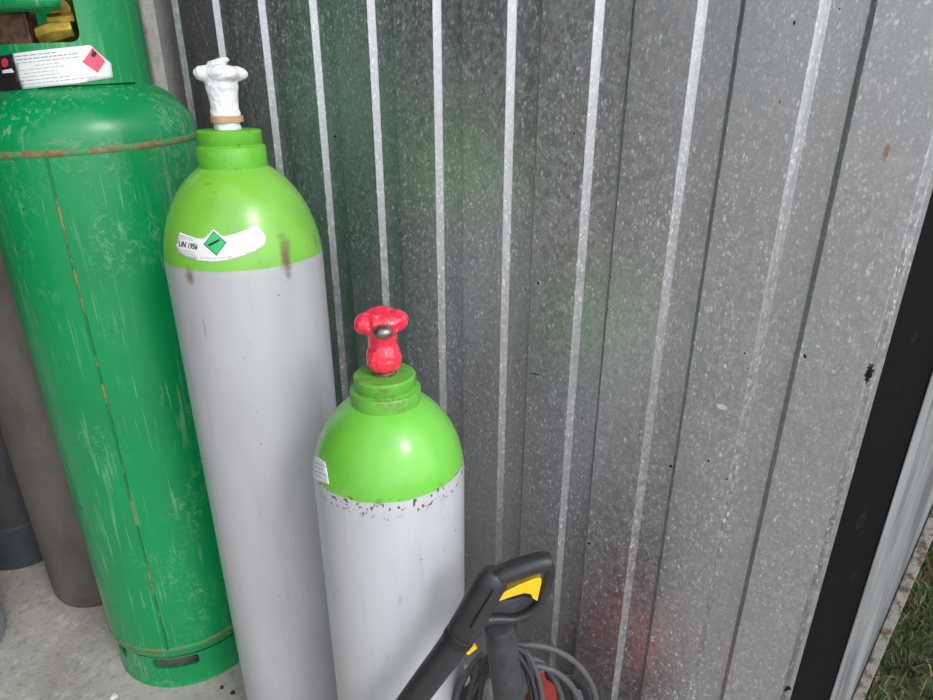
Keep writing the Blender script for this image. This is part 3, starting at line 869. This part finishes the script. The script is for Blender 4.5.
gpz = smooth_path([gp(492, 580), gp(500, 575.5), gp(512, 571), gp(528, 565.5), gp(542, 561.5), gp(549, 561.5)], 6); n = len(gpz)
tube(bm, gpz, [.0096 + .0014*math.sin(i/n*PI) for i in range(n-2)] + [.0075, .004], 24, 1.15, vw)
tube(bm, smooth_path([gp(546, 560), gp(549.5, 567), gp(548, 580), gp(544, 592), gp(538, 604), gp(528, 613), gp(514, 618), gp(500, 618), gp(486, 619), gp(478, 625)], 6), [.0055]*46+[.0065]*9, 20, 1.5, vw)
link('grip', bm, blackpl, TG)
def gslab(name, outline, th_, m, bev, dy=0, parent=TG):
    bm = bmesh.new(); A = []; B = []
    for px, py in outline:
        p = gp(px, py, dy) ; A.append(bm.verts.new(p)); B.append(bm.verts.new(p + Vector((0, th_, -.3*th_))))
    n = len(A)
    for i in range(n):
        j = (i+1) % n; bm.faces.new((A[i], A[j], B[j], B[i]))
    bm.faces.new(A[::-1]); bm.faces.new(B)
    bmesh.ops.triangulate(bm, faces=[f for f in bm.faces if len(f.verts) > 4])
    return link(name, bm, m, parent, bevel=bev)
gslab('trigger', [(496.5, 599.5), (502, 593.5), (519, 585), (536, 578.5), (541, 578.5), (541.5, 583), (537.5, 601.5), (533, 599), (531, 594.5), (524, 593.5), (512, 597), (499, 601.5)], .013, yellow, .001, -.010)
gslab('guard_web', [(488, 600), (500, 601), (512, 600), (524, 596), (533, 599), (536, 604), (528, 614), (514, 620), (500, 620), (486, 622)], .010, dustpl, .002, .002)
gslab('side_web', [(494, 590), (487, 625), (470, 630), (474, 622), (484, 606)], .012, blackpl, .002, -.018)
bm = bmesh.new(); tube(bm, [gp(457, 639.5), gp(460, 635)], .0172, 24, 1.0, vw); link('joint_ring', bm, plain('joint_rubber', srgb(30, 30, 32), .6), TG)  # near-black rubber ring round the barrel joint
bm = bmesh.new(); tube(bm, [gp(467, 652), gp(475, 646)], .0036, 12, 1, vw); 
o = link('lock_button', bm, yellow, TG)

# ================================================================ light
w = bpy.data.worlds.new('overcast'); bpy.context.scene.world = w; w.use_nodes = True
nt = w.node_tree; bg = nt.nodes['Background']
tc = nt.nodes.new('ShaderNodeTexCoord'); sp = nt.nodes.new('ShaderNodeSeparateXYZ'); nt.links.new(tc.outputs['Generated'], sp.inputs[0])
rp = nt.nodes.new('ShaderNodeValToRGB'); nt.links.new(sp.outputs[2], rp.inputs[0])
rp.color_ramp.elements[0].position = 0.0; rp.color_ramp.elements[0].color = (.85, .89, .93, 1)
rp.color_ramp.elements[1].position = .6; rp.color_ramp.elements[1].color = (.95, .98, 1, 1)
nt.links.new(rp.outputs[0], bg.inputs['Color'])
dp = nt.nodes.new('ShaderNodeVectorMath'); dp.operation = 'DOT_PRODUCT'; nt.links.new(tc.outputs['Generated'], dp.inputs[0]); dp.inputs[1].default_value = Vector((.68, -.68, .27)).normalized()
mr = nt.nodes.new('ShaderNodeMapRange'); mr.interpolation_type = 'SMOOTHSTEP'; nt.links.new(dp.outputs['Value'], mr.inputs[0])
mr.inputs[1].default_value = .35; mr.inputs[2].default_value = 1.0; mr.inputs[3].default_value = 1.15; mr.inputs[4].default_value = 3.0
nt.links.new(mr.outputs[0], bg.inputs['Strength'])
ld = bpy.data.lights.new('hazy_sun', 'SUN'); ld.energy = 1.45; ld.angle = R(17); ld.color = (1, .98, .95)
lo = bpy.data.objects.new('hazy_sun', ld); C.objects.link(lo)
dirn = Vector((.60, -.66, .70))            # towards the sun: behind the camera, to its right
lo.rotation_euler = dirn.to_track_quat('Z', 'Y').to_euler()

# ================================================================ camera
cd = bpy.data.cameras.new('camera'); cd.sensor_width = 36; cd.lens = 36*F/933; cd.clip_start = .02
co = bpy.data.objects.new('camera', cd); C.objects.link(co)
co.location = (0, 0, H); co.rotation_euler = (PI/2 - TH, 0, 0)
sc = bpy.context.scene; sc.camera = co
sc.view_settings.view_transform = 'Standard'; sc.view_settings.look = 'None'
sc.view_settings.exposure = -0.22; sc.view_settings.gamma = 1; sc.view_settings.use_curve_mapping = False
